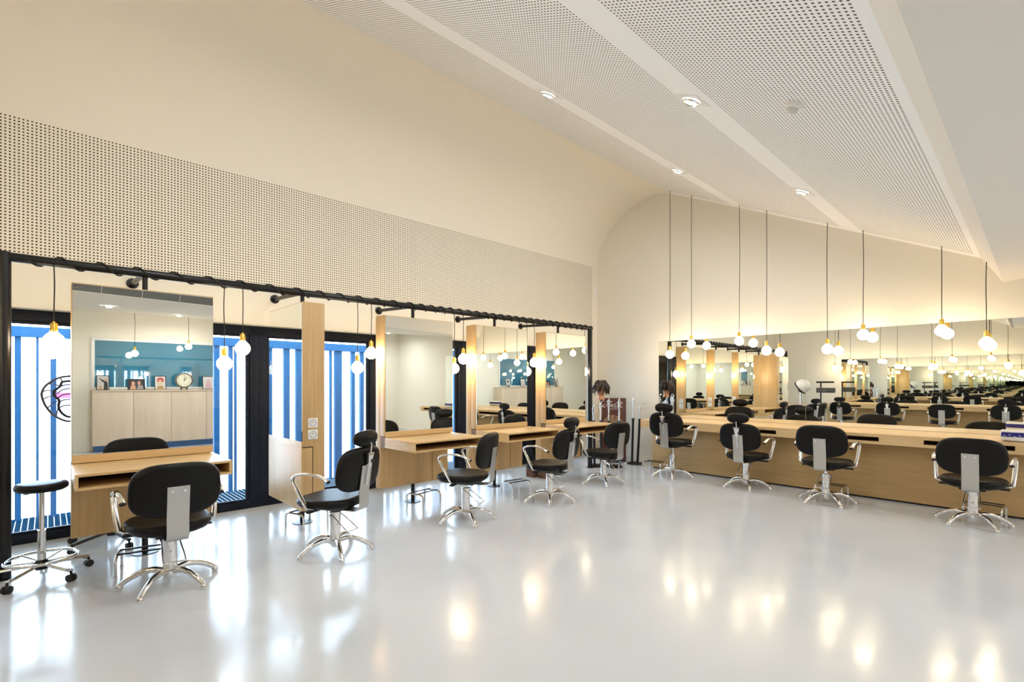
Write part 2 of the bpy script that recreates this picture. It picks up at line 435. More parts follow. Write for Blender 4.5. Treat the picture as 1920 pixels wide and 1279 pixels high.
tube(bm, pts, .0065, 8); o = part('power_cable', bm, m_cord); tag(o, 'black electric cable wound in loops round the black top bar', 'cable')

# ------------------------------------------------------------------ mirror stations (local: pivot at origin, mirror faces +X)
W2 = .475
def socket_part(parent, face, u, z, sgn):
    """french wall socket on an end face (normal along sgn*Y at y=face)"""
    s = .046
    o = part('power_socket', box(new(), u - s, u + s, min(face, face + sgn * .009), max(face, face + sgn * .009), z - s, z + s, .003), m_white, parent)
    bm = new(); y1 = face + sgn * .0095
    for r in (.031,): tube(bm, [(u + r * math.cos(t * PI / 12), y1, z + r * math.sin(t * PI / 12)) for t in range(24)], .0022, 6, closed=True)
    for du, dz in ((-.0095, .004), (.0095, .004), (0, .014)): cyl(bm, (u + du, y1 - sgn * .002, z + dz), (u + du, y1 + sgn * .001, z + dz), .004, 10)
    part('socket_holes', bm, mat('grey socket detail', (.25, .24, .23), .5), o)
def station(label, y, rz, folded, nsock):
    s = empty('mirror_station', label, 'styling station', (XBAR, y, 0), rz, 'mirror stations on the black frame')
    bm = new(); cyl(bm, (0, 0, .005), (0, 0, .24), .023, 16); cyl(bm, (0, 0, 2.22), (0, 0, ZBAR - .0355), .02, 16); part('pole', bm, m_black, s)
    part('base_disc', lathe(new(), [(0, 0), (.10, 0), (.10, .006), (.03, .012), (0, .012)], 28), m_black, s)
    part('back_panel', box(new(), -.037, .075, -W2, W2, .233, 2.225, .0015), m_oak, s)
    part('mirror_cabinet', box(new(), .075, .174, -W2, W2, .842, 2.225, .0015), m_oak, s)
    part('mirror', box(new(), .174, .180, -W2 + .004, W2 - .004, .893, 2.218), m_mirror, s, False)
    part('backboard', box(new(), .174, .184, -W2 + .002, W2 - .002, .832, .891, .001), m_oaky, s)
    t = .018
    if folded:
        dk = part('folding_desk', box(new(), .082, .184, -W2, W2, .233, .832, .0015), m_oak, s)
        part('gap_shade', box(new(), .075, .084, -W2 + .002, W2 - .002, .235, .842), m_dark, dk, False); part('gap_shadow', box(new(), .075, .172, -W2 + .002, W2 - .002, .832, .842), m_dark, dk, False)  # dark strips stand in for the shade inside the desk gaps
    else:
        x0, x1, z0, z1 = .077, .795, .716, .828
        bm = new()
        box(bm, x0, x1, -W2, W2, z1 - t, z1, .001); box(bm, x0, x1, -W2, W2, z0, z0 + t, .001)
        for sg in (-1, 1): box(bm, x0, x1, min(sg * W2, sg * (W2 - t)), max(sg * W2, sg * (W2 - t)), z0 + t, z1 - t)
        dk = part('folding_desk', bm, m_oaky, s)
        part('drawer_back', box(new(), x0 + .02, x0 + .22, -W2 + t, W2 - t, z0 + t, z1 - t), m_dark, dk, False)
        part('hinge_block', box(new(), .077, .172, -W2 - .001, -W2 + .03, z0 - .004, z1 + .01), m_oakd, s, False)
        part('panel_strip', box(new(), .075, .083, W2 - .24, W2 - .02, .24, .71, .001), m_oak, s)
    for k in range(nsock): socket_part(s, W2, .078, 1.068 - .111 * k, 1)
    return s
station('oak mirror station with open desk beside the round stool', ST[0], 0, False, 2)
station('oak mirror station turned sideways with desk folded down and two sockets on its edge', ST[1], -PI / 2, True, 2)
station('oak mirror station with open desk between the sideways station and the middle window post', ST[2], 0, False, 3)
station('oak mirror station with open desk, fourth along the black frame from the stool', ST[3], 0, False, 2)
station('oak mirror station with open desk at the poster corner end of the frame', ST[4], 0, False, 2)

# footrests
def footrest(label, x, y, rz):
    f = empty('footrest', label, 'footrest', (x, y, 0), rz, 'chrome footrests on the floor')
    for s in (-1, 1):
        def leg():
            pts = smoothpath([(-.13, 0, .006), (-.13, 0, .09), (-.118, 0, .125), (-.085, 0, .14), (0, 0, .142), (.085, 0, .14), (.118, 0, .125), (.13, 0, .09), (.13, 0, .006)], 4)
            bm = tube(new(), pts, .0105, 10)
            for sx in (-1, 1): cyl(bm, (sx * .13, 0, 0), (sx * .13, 0, .018), .0125, 10)
            return mesh(bm, 'end_frame', m_chrome, True, 50)
        link('end_frame', cached('fleg', leg), f, (0, s * .15, 0))
    def bar():
        return mesh(box(new(), -.014, .014, -.15, .15, .147, .157, .003), 'foot_bar', m_black)
    for s in (-1, 1): link('foot_bar', cached('fbar', bar), f, (s * .06, 0, 0))
    return f
R = math.radians
footrest('chrome footrest beneath the desk beside the round stool', -4.79, .545, R(-13))
footrest('chrome footrest beneath the sideways station', -5.138, 1.943, R(20))
footrest('chrome footrest beneath the desk of the third station from the stool', -5.045, 3.296, R(13))
footrest('chrome footrest beneath the desk of the fourth station from the stool', -4.74, 4.54, R(-7))
footrest('chrome footrest beside the end post near the poster stand', -4.76, 6.80, R(-28))
footrest('chrome footrest at the poster end of the wall counter', -4.33, 7.34, R(96))
footrest('chrome footrest at the wall counter behind the third counter chair', -1.80, 7.33, R(88))
footrest('chrome footrest at the wall counter behind the chair nearest the blue packet', -.38, 7.37, R(84))

# ------------------------------------------------------------------ salon chairs (local: sitter faces +Y)
def ch_leg():
    pts = smoothpath([(.03, 0, .10), (.10, 0, .118), (.18, 0, .105), (.25, 0, .070), (.30, 0, .034)], 5)
    n_ = len(pts)
    bm = tube(new(), pts, [.024 - .007 * i / (n_ - 1) for i in range(n_)], 10)
    return mesh(bm, 'leg', m_chrome, True, 50)
def ch_foot():
    bm = new()
    lathe(bm, [(0, 0), (.017, 0), (.021, .006), (.022, .02), (.018, .034), (.008, .044), (0, .045)], 14, (.305, 0, 0))
    return mesh(bm, 'foot_cap', m_chrome, True, 60)
def ch_col():
    return mesh(lathe(new(), [(0, .05), (.03, .05), (.036, .075), (.05, .08), (.05, .11), (.0445, .115), (.0445, .335), (.047, .337), (.047, .35), (.03, .354), (0, .354)], 28), 'column', m_chrome, True, 40)
def ch_seat():
    def fn(a, b, c):
        # round the rear lower edge, dish the middle
        y = b + .025; z = .432 + c
        r = (a / .26) ** 2
        z += .012 * r - .010 * (1 - min(1, (b / .24) ** 2)) * (1 if c > 0 else 0)
        if c < 0: z += .03 * max(0, r - .25) + .05 * max(0, abs(b) / .25 - .55)
        k = 1 - .10 * max(0, -b / .25)
        return (a * k, y, z)
    return mesh(cushion(new(), .262, .25, .098, 3.0, .038, .010, 44, fn), 'seat', m_vinyl, True, 80)
BT = R(8)
def tilt(x, y, z):  # backrest lean about hinge at z=.5
    dy = y + .0; dz = z - .5
    return (x, -.245 + dy * math.cos(BT) - dz * math.sin(BT), .5 + dz * math.cos(BT) + dy * math.sin(BT))
def ch_back():
    def fn(a, b, c):
        w = 1 - .05 * max(0, b / .18)
        return tilt(a * w, c + .55 * a * a, .727 + b)
    return mesh(cushion(new(), .268, .186, .066, 3.3, .03, .008, 44, fn), 'backrest', m_vinyl, True, 80)
def ch_brk():
    p = [tilt(0, -.046, z)[1:] for z in (.765, .70, .62, .54)] 
    p = p + [(-.298, .47), (-.297, .42), (-.285, .392), (-.262, .378), (-.22, .372), (-.02, .372)]
    return mesh(ribbon(new(), p, .064, .007), 'back_bracket', m_steel, True, 40)
def ch_bolt(sx):
    def f():
        a = Vector(tilt(sx * .035, -.049, .735)); b_ = Vector(tilt(sx * .035, -.055, .735))
        return mesh(cyl(new(), a, b_, .007, 12), 'bolt', m_chrome)
    return f
def ch_arm(sx):
    def f():
        pts = smoothpath([(sx * .285, .045, .425), (sx * .296, .085, .50), (sx * .303, .13, .585), (sx * .306, .165, .65), (sx * .306, .155, .680), (sx * .304, .10, .700), (sx * .300, 0, .706), (sx * .294, -.09, .690), (sx * .286, -.165, .655)], 5)
        bm = tube(new(), pts, .0195, 12, rb=.0105, ref=(1, 0, 0))
        cyl(bm, (sx * .20, .05, .395), (sx * .285, .05, .425), .012, 10)
        return mesh(bm, 'armrest', m_chrome, True, 50)
    return f
def ch_tip(sx):
    def f():
        bm = tube(new(), [(sx * .2862, -.163, .656), (sx * .2845, -.176, .649)], .0205, 12, rb=.0115, ref=(1, 0, 0))
        return mesh(bm, 'arm_tip', m_rubber)
    return f
def ch_lever():
    pts = smoothpath([(-.052, .01, .325), (-.054, -.03, .315), (-.066, -.17, .215), (-.05, -.182, .207), (.05, -.182, .207), (.066, -.17, .215), (.054, -.03, .315), (.052, .01, .325)], 4)
    bm = tube(new(), pts, .0055, 8)
    cyl(bm, (-.062, .0, .325), (.062, .0, .325), .012, 10)
    return mesh(bm, 'pump_lever', m_chrome, True, 50)
def ch_plate():
    bm = box(new(), -.10, .10, -.12, .12, .366, .392, .004)
    for s in (-1, 1): box(bm, s * .17 - .10, s * .17 + .10, .03, .07, .378, .396, .003)
    return mesh(bm, 'seat_plate', m_black)
def ch_head():
    def fn(a, b, c):
        p = tilt(a, c + .9 * a * a - .012, .985 + b); return p
    return mesh(cushion(new(), .142, .070, .075, 2.5, .036, .008, 36, fn), 'headrest', m_vinyl, True, 80)
def ch_hpost():
    a = tilt(0, -.062, .60); b_ = tilt(0, -.066, .945)
    bm = tube(new(), [a, b_], .0075, 10)
    tube(bm, [b_, tilt(0, -.03, .965)], .0075, 10)
    return mesh(bm, 'headrest_post', m_chrome, True, 50)
def ch_clamp():
    bm = new(); vs = []
    t = [(-.034, .855), (.034, .855), (.018, .75), (-.018, .75)]
    f0 = [bm.verts.new(tilt(x, -.052, z)) for x, z in t]; f1 = [bm.verts.new(tilt(x, -.075, z)) for x, z in t]
    bm.faces.new(f0); bm.faces.new(f1[::-1])
    for i in range(4): bm.faces.new((f0[i], f0[(i + 1) % 4], f1[(i + 1) % 4], f1[i]))
    cyl(bm, tilt(-.04, -.066, .862), tilt(.04, -.066, .862), .011, 10)
    return mesh(bm, 'height_clamp', m_chrome, False)
def ch_knob():
    bm = new(); cyl(bm, tilt(.036, -.05, .80), tilt(.036, -.085, .80), .017, 14); return mesh(bm, 'clamp_knob', m_rubber)
def chair(label, x, y, back_deg, leg0, raise_, head, group):
    """back_deg : compass direction the back of the chair points to; leg0 : world direction of one star leg"""
    rz = R(back_deg + 90)
    c = empty('salon_chair', label, 'chair', (x, y, 0), rz, group)
    for k in range(5):
        lg = link('leg', cached('leg', ch_leg), c, (0, 0, 0), (0, 0, R(leg0 + 72 * k) - rz))
        link('foot_cap', cached('foot', ch_foot), lg)
    link('column', cached('col', ch_col), c)
    bm = cyl(new(), (0, 0, .34), (0, 0, .372 + raise_), .021, 16); part('piston', bm, m_chrome, c)
    link('pump_lever', cached('lever', ch_lever), c)
    up = (0, 0, raise_)
    link('seat_plate', cached('plate', ch_plate), c, up)
    link('seat', cached('seat', ch_seat), c, up); link('backrest', cached('back', ch_back), c, up)
    bk = link('back_bracket', cached('brk', ch_brk), c, up)
    for s in (-1, 1):
        if not head: link('bolt', cached('bolt%d' % s, ch_bolt(s)), bk)
        a = link('armrest', cached('arm%d' % s, ch_arm(s)), c, up); link('arm_tip', cached('tip%d' % s, ch_tip(s)), a)
    if head:
        link('headrest', cached('head', ch_head), c, up)
        hp = link('headrest_post', cached('hpost', ch_hpost), c, up)
        link('height_clamp', cached('clamp', ch_clamp), hp); link('clamp_knob', cached('knob', ch_knob), hp)
    return c
g1 = 'black salon chairs at the mirror stations'
chair('black salon chair without headrest at the desk beside the round stool', -4.28, .645, 0, -41, 0, False, g1)
chair('black salon chair with headrest turned away from the sideways station', -4.128, 1.80, 27, -86, .01, True, g1)
chair('black salon chair without headrest at the third station from the stool', -4.12, 3.21, 30, -20, .03, False, g1)
chair('black salon chair with headrest at the fourth station from the stool', -4.08, 4.48, 8, -47, 0, True, g1)
chair('black salon chair without headrest at the station beside the poster stand', -4.265, 5.83, -3, -45, .0, False, g1)
g2 = 'black salon chairs along the wall counter'
chair('black salon chair with headrest, raised high at the poster end of the wall counter', -3.84, 7.03, -86, -62, .10, True, g2)
chair('black salon chair with headrest, second along the wall counter from the poster stand', -2.75, 7.05, -88, -60, .0, True, g2)
chair('black salon chair without headrest, third along the wall counter from the poster stand', -1.744, 6.88, -88, -119, .045, False, g2)
chair('black salon chair without headrest in front of the blue packet on the wall counter', -.442, 6.90, -90, -123, 0, False, g2)
g3 = 'black salon chairs at the rear counter'
for i, (xx, hd) in enumerate(((-3.88, True), (-2.77, True), (-1.65, False), (-.49, True))):
    chair('black salon chair %s headrest at the rear counter, %s from the hood dryer' % ('with' if hd else 'without', ords[i]), xx, -.72, 90, 30 + 17 * i, .02 * (i % 2), hd, g3)

# ------------------------------------------------------------------ wall counters and mirrors
def counter(label, y0, sgn, x0, x1, centres):
    """y0 wall plane, sgn -1: counter projects towards -Y"""
    c = empty('wall_counter', label, 'counter', ((x0 + x1) / 2, y0, 0))
    ox = (x0 + x1) / 2
    Y = lambda d: sgn * d
    def bx(bm, xa, xb, da, db, za, zb, bev=.001):
        return box(bm, xa - ox, xb - ox, min(Y(da), Y(db)), max(Y(da), Y(db)), za, zb, bev)
    zt, zb, dep = .84, .715, .87
    part('worktop', bx(new(), x0, x1, 0, dep, zt - .022, zt), m_oakx, c)
    bm = new()
    edges = [x0] + [e for cx in centres for e in (cx - .365, cx + .365)] + [x1]
    for a, b_ in zip(edges[0::2], edges[1::2]):
        if b_ > a: bx(bm, a, b_, dep - .02, dep, zb, zt - .022, 0)
    for cx in centres:
        bx(bm, cx - .365, cx + .365, dep - .02, dep, zt - .040, zt - .022, 0); bx(bm, cx - .365, cx + .365, dep - .02, dep, zb, zb + .034, 0)
    part('front_rail', bm, m_oakx, c, False)
    for cx in centres:
        bm = new(); a, b_ = cx - .365, cx + .365
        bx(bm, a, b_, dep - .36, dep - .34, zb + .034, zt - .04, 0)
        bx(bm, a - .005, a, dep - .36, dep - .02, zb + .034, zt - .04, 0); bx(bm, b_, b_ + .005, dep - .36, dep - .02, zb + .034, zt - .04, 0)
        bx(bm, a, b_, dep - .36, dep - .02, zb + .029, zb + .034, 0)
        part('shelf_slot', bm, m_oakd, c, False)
    part('underside', bx(new(), x0, x1, .3, dep - .02, zb, zb + .015, 0), m_oakx, c, False)
    part('end_rail', bx(new(), x0, x0 + .02, 0, dep - .02, zb, zt - .022, 0), m_oakx, c, False)
    part('front_panel', bx(new(), x0 + .05, x1 - .05, .54, .58, .022, zb), m_oakp, c)
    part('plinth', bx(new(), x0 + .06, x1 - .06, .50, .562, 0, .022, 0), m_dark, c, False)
    part('side_panel', bx(new(), x0 + .05, x0 + .09, .002, .54, .0, zb), m_oak, c)
    return c
counter('long oak wall counter with open slots beneath a full width mirror', YA, -1, -4.55, 1.15, (-3.95, -2.8, -1.655, -.51, .64))
counter('rear oak counter with open slots seen in the wall mirror', YB, 1, -4.5, 1.2, (-3.88, -2.77, -1.65, -.49, .66))
def wmirror(label, x0, x1, y, sgn):
    o = part('wall_mirror', box(new(), x0, x1, min(y, y + sgn * .008), max(y, y + sgn * .008), .845, 2.2), m_mirror, None, False)
    tag(o, label, 'mirror', 'wall mirrors over the counters')
wmirror('tall frameless wall mirror panel nearest the poster corner', -4.71, -2.319, YA, -1)
wmirror('wide frameless wall mirror panel above the blue packet end of the counter', -2.316, 1.2, YA, -1)
wmirror('frameless rear wall mirror panel nearest the hood dryer', -4.2, -1.8, YB, 1)
wmirror('frameless rear wall mirror panel away from the hood dryer', -1.797, 1.2, YB, 1)

# blue packet
pk = empty('wipes_packet', 'blue and white soft packet lying on the wall counter', 'packet', (-.075, 7.36, .841), R(4))
def pfn(a, b_, c):
    return (a + .004 * math.sin(9 * c + 40 * b_), b_, .062 + c + .004 * math.sin(23 * a + 11 * b_))
part('white_pack', cushion(new(), .185, .095, .11, 5, .02, .008, 36, lambda a, b_, c: (pfn(a, b_, c))), m_packw, pk, True, 80)
bm = new()
t = bmesh.new(); cushion(t, .1865, .0965, .048, 5, .003, 0, 36, lambda a, b_, c: (a, b_, .075 + c)); join(bm, t)
bd = part('blue_band', bm, m_packb, pk, True, 60)
bm = new()
for i in range(9):
    x = -.165 + .037 * i; z = .062 + .008 * math.sin(i * 2.1)
    tube(bm, smoothpath([(x, -.0975, z), (x + .008, -.0975, z + .008), (x + .014, -.0975, z - .002), (x + .022, -.0975, z + .006)], 3), .0016, 5)
part('white_print', bm, m_packw, bd)

# ------------------------------------------------------------------ rolling stools
def stool(name, label, x, y, seat_z, angles, rad, metal, ring, seat_r):
    s = empty(name, label, 'stool', (x, y, 0))
    part('seat', lathe(new(), [(0, seat_z - .06), (seat_r * .85, seat_z - .06), (seat_r, seat_z - .045), (seat_r * 1.02, seat_z - .022), (seat_r * .96, seat_z - .005), (seat_r * .7, seat_z), (0, seat_z + .003)], 36), m_vinyl, s, True, 60)
    part('gas_lift', lathe(new(), [(0, .10), (.025, .10), (.025, .36), (.016, .362), (.016, seat_z - .08), (.03, seat_z - .075), (.03, seat_z - .055), (0, seat_z - .055)], 18), m_chrome if metal is m_chrome else m_black, s, True, 40)
    part('hub', lathe(new(), [(0, .07), (.038, .07), (.042, .085), (.042, .125), (.03, .14), (0, .14)], 20), m_black, s)
    for a in angles:
        ca, sa = math.cos(R(a)), math.sin(R(a))
        bm = new()
        tube(bm, [(.03 * ca, .03 * sa, .105), (rad * ca, rad * sa, .078)], .013, 8, rb=.018, ref=(0, 0, 1))
        lg = part('leg', bm, metal, s, True, 50)
        bm = new(); cx, cy = rad * ca, rad * sa
        cyl(bm, (cx, cy, .03), (cx, cy, .075), .008, 8)
        for q in (-1, 1):
            ox, oy = -sa * q * .013, ca * q * .013
            cyl(bm, (cx + ox - sa * .009 * q, cy + oy + ca * .009 * q, .027), (cx + ox * .3, cy + oy * .3, .027), .027, 16)
        part('caster', bm, m_rubber, lg)
    if ring:
        rr = .20
        bm = tube(new(), [(rr * math.cos(2 * PI * i / 48), rr * math.sin(2 * PI * i / 48), .15) for i in range(48)], .011, 10, closed=True)
        for a in angles:
            ca, sa = math.cos(R(a + 36)), math.sin(R(a + 36))
            cyl(bm, (.03 * ca, .03 * sa, .125), (rr * ca, rr * sa, .15), .006, 8)
        part('foot_ring', bm, m_chrome, s, True, 50)
    bm = tube(new(), smoothpath([(0, 0, seat_z - .075), (-.09, -.05, seat_z - .08), (-.13, -.08, seat_z - .10), (-.165, -.10, seat_z - .102)], 4), .005, 8)
    part('height_lever', bm, m_black, s)
stool('rolling_stool', 'round black rolling stool with chrome foot ring beside the frame post', -5.07, -.03, .712, (250, 322, 34, 106, 178), .28, m_chrome, True, .15)
stool('rolling_stool', 'black five star rolling stool half hidden behind the first mirror station', -5.767, .43, .55, (250 - 18, 304, 16, 88, 160), .335, m_black, False, .17)

# ------------------------------------------------------------------ poster corner
dx = empty('display_box', 'tall brown advertising display box with streaked hair picture in the corner', 'display stand', (-5.36, 7.61, 0), R(31))
part('box_body', box(new(), -.23, .23, 0.0, .27, 0, 1.17, .004), m_brown, dx)
def textmesh(txt, size):
    cu = D.curves.new('t', 'FONT'); cu.body = txt; cu.size = size; cu.extrude = .001; cu.align_x = 'CENTER'
    o = D.objects.new('t', cu); C.objects.link(o)
    me = D.meshes.new_from_object(o.evaluated_get(bpy.context.evaluated_depsgraph_get()))
    D.objects.remove(o); D.curves.remove(cu); return me
m_ink = mat('white print', (.75, .70, .66), .5)
def lettering(txt, size, parent, loc, rot, m=None, name='lettering'):
    me = textmesh(txt, size); me.materials.clear(); me.materials.append(m or m_ink)
    return link(name, me, parent, loc, rot)
lettering("L'OR\u00c9AL", .095, dx, (0, -.002, 1.0), (PI / 2, 0, 0))
lettering('PROFESSIONNEL', .026, dx, (0.0, -.002, .965), (PI / 2, 0, 0))
bm = new(); pts = []
for i in range(25):
    t = PI * i / 24; pts.append((.20 * math.cos(t), -.004, .64 + .22 * math.sin(t)))
pts += [(-.19, -.004, .50), (-.13, -.004, .48), (-.10, -.004, .60), (0, -.004, .66), (.10, -.004, .60), (.13, -.004, .48), (.19, -.004, .50)]
t = bmesh.new(); f0 = t.faces.new([t.verts.new(p) for p in pts])
bmesh.ops.triangulate(t, faces=[f0]); join(bm, t)
hp = part('hair_picture', bm, m_pic_hair, dx, False)
bm = new(); t = bmesh.new()
f0 = t.faces.new([t.verts.new((.115 * math.cos(2 * PI * i / 24), -.002, .53 + .13 * math.sin(2 * PI * i / 24))) for i in range(24)]); join(bm, t)
part('face_picture', bm, mat('printed skin', (.55, .30, .2), .5), dx, False)

def mstand(label, x, y, poles):
    """holder for training heads: heavy round base and black poles with chrome tops; poles: (dx,dy,leanx,z_black,z_top)"""
    s = empty('mannequin_stand', label, 'stand', (x, y, 0), 0, 'training head stands in the corner')
    part('base', lathe(new(), [(0, 0), (.135, 0), (.14, .006), (.14, .018), (.125, .03), (.04, .036), (0, .036)], 32), m_black, s)
    for dx_, dy_, ln, zb, zt in poles:
        a = Vector((dx_, dy_, .03)); e = Vector((dx_ + ln * .6857, dy_ + ln * .7279, zt)); m_ = a.lerp(e, (zb - .03) / (zt - .03))
        part('black_pole', cyl(new(), a, m_, .021, 14), m_black, s)
        ch = part('chrome_pole', cyl(new(), m_, e, .0125, 12), m_chrome, s)
        bm = new(); d_ = (e - a).normalized()
        cyl(bm, e - d_ * .10, e - d_ * .03, .02, 12); cyl(bm, e - d_ * .06 - Vector((.04, .03, 0)), e - d_ * .06 + Vector((.045, .035, 0)), .008, 8)
        tube(bm, [e, e + Vector((.02, .02, .03)), e + Vector((.045, .04, .045))], .009, 8)
        part('clamp', bm, m_chrome, ch, True, 50)
        bm = cyl(new(), m_ - d_ * .02, m_ + d_ * .02, .027, 14); part('collar', bm, m_rubber, ch)
    return s
mstand('black round based stand with two leaning poles beside the wall counter', -4.93, 7.67, [(-.04, -.03, .03, .80, 1.19), (.03, .04, .055, .79, 1.05)])
mstand('training head stand with two chrome topped poles in front of the brown display', -4.99, 7.13, [(-.06, -.09, .01, .78, 1.19), (.06, .06, .0, .78, 1.17)])
hs = mstand('training head stand holding the dark haired mannequin head', -5.24, 6.98, [(-.03, -.04, -.02, .78, 1.04), (.055, .03, 0., .78, 1.11)])
mh = empty('training_mannequin', 'mannequin head with messy dark hair and pale clips on a chrome pole', 'mannequin head', (-5.185, 7.01, 1.165))
def head_fn(a): return a
bm = lathe(new(), [(0, 0), (.062, 0), (.064, .02), (.052, .05), (.05, .085), (.06, .10), (.078, .13), (.083, .17), (.083, .21), (.074, .25), (.05, .28), (0, .293)], 24)
for v in bm.verts:
    if v.co.z > .09:
        v.co.y *= 1.15; v.co.y -= .015
nose = bmesh.new(); bmesh.ops.create_icosphere(nose, subdivisions=2, radius=.016); join(bm, nose, Matrix.Translation((0.0, -.108, .165)) @ Matrix.Diagonal((.8, 1.2, 1.5, 1)))
part('head', bm, m_skin, mh, True, 70, rot=(0, 0, R(20)))
bm = new()
for i in range(80):
    a = random.uniform(0, 2 * PI); el = random.uniform(.05, 1.0)
    st = Vector((.085 * math.cos(a) * (1.15 - el * .8), .09 * math.sin(a) * (1.15 - el * .8), .20 + .11 * el))
    if math.sin(a) < -.85 and el < .3: continue
    out = Vector((math.cos(a), math.sin(a), 0)); ln = random.uniform(.06, .16)
    pts = smoothpath([st, st + out * .045 + Vector((0, 0, .015)), st + out * .06 + Vector((random.uniform(-.02, .02), random.uniform(-.02, .02), -ln * .5)), st + out * .05 + Vector((0, 0, -ln))], 3)
    tube(bm, pts, [.022 * (1 - .75 * j / (len(pts) - 1)) for j in range(len(pts))], 6)
t = bmesh.new(); bmesh.ops.create_icosphere(t, subdivisions=3, radius=.098); join(bm, t, Matrix.Translation((0, .012, .215)))
hr = part('hair', bm, m_hair, mh, True, 80)
bm = new()
for i in range(5):
    a = -1.9 + .5 * i; cyl(bm, (.10 * math.cos(a), .10 * math.sin(a), .2), (.115 * math.cos(a), .115 * math.sin(a), .27), .006, 6)
part('hair_clip', bm, m_clip, hr)
for i, (xx, yy, rr) in enumerate(((-5.36, 5.50, 8), (-5.17, 5.56, -6))):
    o = part('carton', box(new(), -.075, .075, -.08, .08, 0, .145, .003), mat('brown carton', (.16, .075, .04), .7), None, True, 35, (xx, yy, 0), (0, 0, R(rr)))
    tag(o, ('small brown carton under the corner station, the one closer to the window' if i == 0 else 'small brown carton under the corner station, the one closer to the chairs'), 'box', 'brown cartons under the station')
o = part('wall_plate', box(new(), XL, XL + .012, 8.01, 8.09, 3.19, 3.36, .003), m_white); tag(o, 'small white blank plate high on the wall beside the drilled band', 'wall plate')

# butterfly shaped ornament hanging in the window niche
wg = empty('hanging_ornament', 'wing shaped hanging ornament with dark veins and pink cells by the window', 'ornament', (-6.0, .15, 1.3))
L_out = [(.0, .215), (-.07, .20), (-.15, .14), (-.185, .07), (-.18, 0), (-.15, -.08), (-.09, -.16), (0, -.205)]
L_in = [(.0, .17), (-.05, .16), (-.065, .12), (-.105, .075), (-.10, .03), (-.07, -.01), (-.075, -.07), (-.05, -.13), (0, -.165)]
both = lambda L: [(0, a, b_) for a, b_ in L] + [(0, -a, b_) for a, b_ in L[::-1]][1:-1]
m_vein = mat('smoky wing vein', (.05, .048, .06), .3)
o_ = smoothpath(both(L_out) + [both(L_out)[0]], 4)[:-1]; i_ = smoothpath(both(L_in) + [both(L_in)[0]], 4)[:-1]
bm = tube(new(), o_, .0095, 8, closed=True)
for a, b_ in ((1, 1), (2, 2), (3, 3), (4, 4), (5, 5), (6, 6)):
    for s in (1, -1): tube(bm, smoothpath([(0, s * L_out[a][0], L_out[a][1]), (.0, s * (L_out[a][0] + L_in[b_][0]) / 2, (L_out[a][1] + L_in[b_][1]) / 2 + .012), (0, s * L_in[b_][0], L_in[b_][1])], 3), .0055, 6)
wv = part('outer_rim', bm, m_vein, wg, True, 60)
bm = tube(new(), i_, .010, 8, closed=True)
for z0, z1 in ((.10, .135), (.055, .10), (.01, .05), (-.04, .0), (-.09, -.055)):
    for s in (1, -1): tube(bm, smoothpath([(0, s * -.085, z0), (0, s * -.045, (z0 + z1) / 2 + .012), (0, 0, z1)], 3), .005, 6)
part('inner_veins', bm, m_black, wg, True, 60)
t = bmesh.new(); t.faces.new([t.verts.new((.001, p.y, p.z)) for p in i_]); bmesh.ops.triangulate(t, faces=t.faces[:])
part('inner_film', t, glass_mat('violet wing film', (.55, .42, .52)), wg, False)
t = bmesh.new(); t.faces.new([t.verts.new((.0, p.y, p.z)) for p in o_]); bmesh.ops.triangulate(t, faces=t.faces[:])
part('wing_film', t, m_wing, wg, False)
bm = new(); box(bm, .003, .006, -.092, .092, .012, .062); part('pink_cell', bm, m_pink, wg, False)
bm = cyl(new(), (0, 0, .21), (0, 0, 1.115), .0015, 6); part('hanging_thread', bm, m_cord, wg)
wg.location = (-6.16, .15, 1.3)

# ------------------------------------------------------------------ ceiling fittings
nrm = Vector((-.471, 0, -1)).normalized()   # points into the room from the slope
ax_u = Vector((1, 0, -.471)).normalized()
def onslope(x, y):
    m_ = Matrix(((ax_u.x, 0, nrm.x), (0, -1, 0), (ax_u.z, 0, nrm.z)))
    mm = m_.to_4x4(); mm.translation = (x, y, sl(x)); return mm
def downlight(label, mtx):
    d = empty('ceiling_spot', label, 'ceiling light', (0, 0, 0), 0, 'recessed ceiling spots'); d.matrix_world = mtx
    bm = new()
    o_ = .105; i_ = .066
    vo = [bm.verts.new((o_ * math.copysign(min(1, abs(math.cos(t)) * 1.42), math.cos(t)), o_ * math.copysign(min(1, abs(math.sin(t)) * 1.42), math.sin(t)), .004)) for t in [2 * PI * j / 32 for j in range(32)]]
    vi = [bm.verts.new((i_ * math.cos(2 * PI * j / 32), i_ * math.sin(2 * PI * j / 32), .006)) for j in range(32)]
    vb = [bm.verts.new((v.co.x, v.co.y, 0)) for v in vo]
    for j in range(32):
        q = (j + 1) % 32
        bm.faces.new((vo[j], vo[q], vi[q], vi[j])); bm.faces.new((vb[j], vb[q], vo[q], vo[j]))
    part('trim_plate', bm, m_white, d, False)
    bm = tube(new(), [(.058 * math.cos(2 * PI * j / 32), .058 * math.sin(2 * PI * j / 32), .016) for j in range(32)], .010, 8, closed=True); part('lamp_ring', bm, m_chrome, d)
    bm = new(); bm.faces.new([bm.verts.new((.047 * math.cos(2 * PI * j / 24), .047 * math.sin(2 * PI * j / 24), .018)) for j in range(24)])
    me = D.meshes.new('lens'); bm.to_mesh(me); bm.free(); me.materials.append(m_lens); link('lens', me, d)
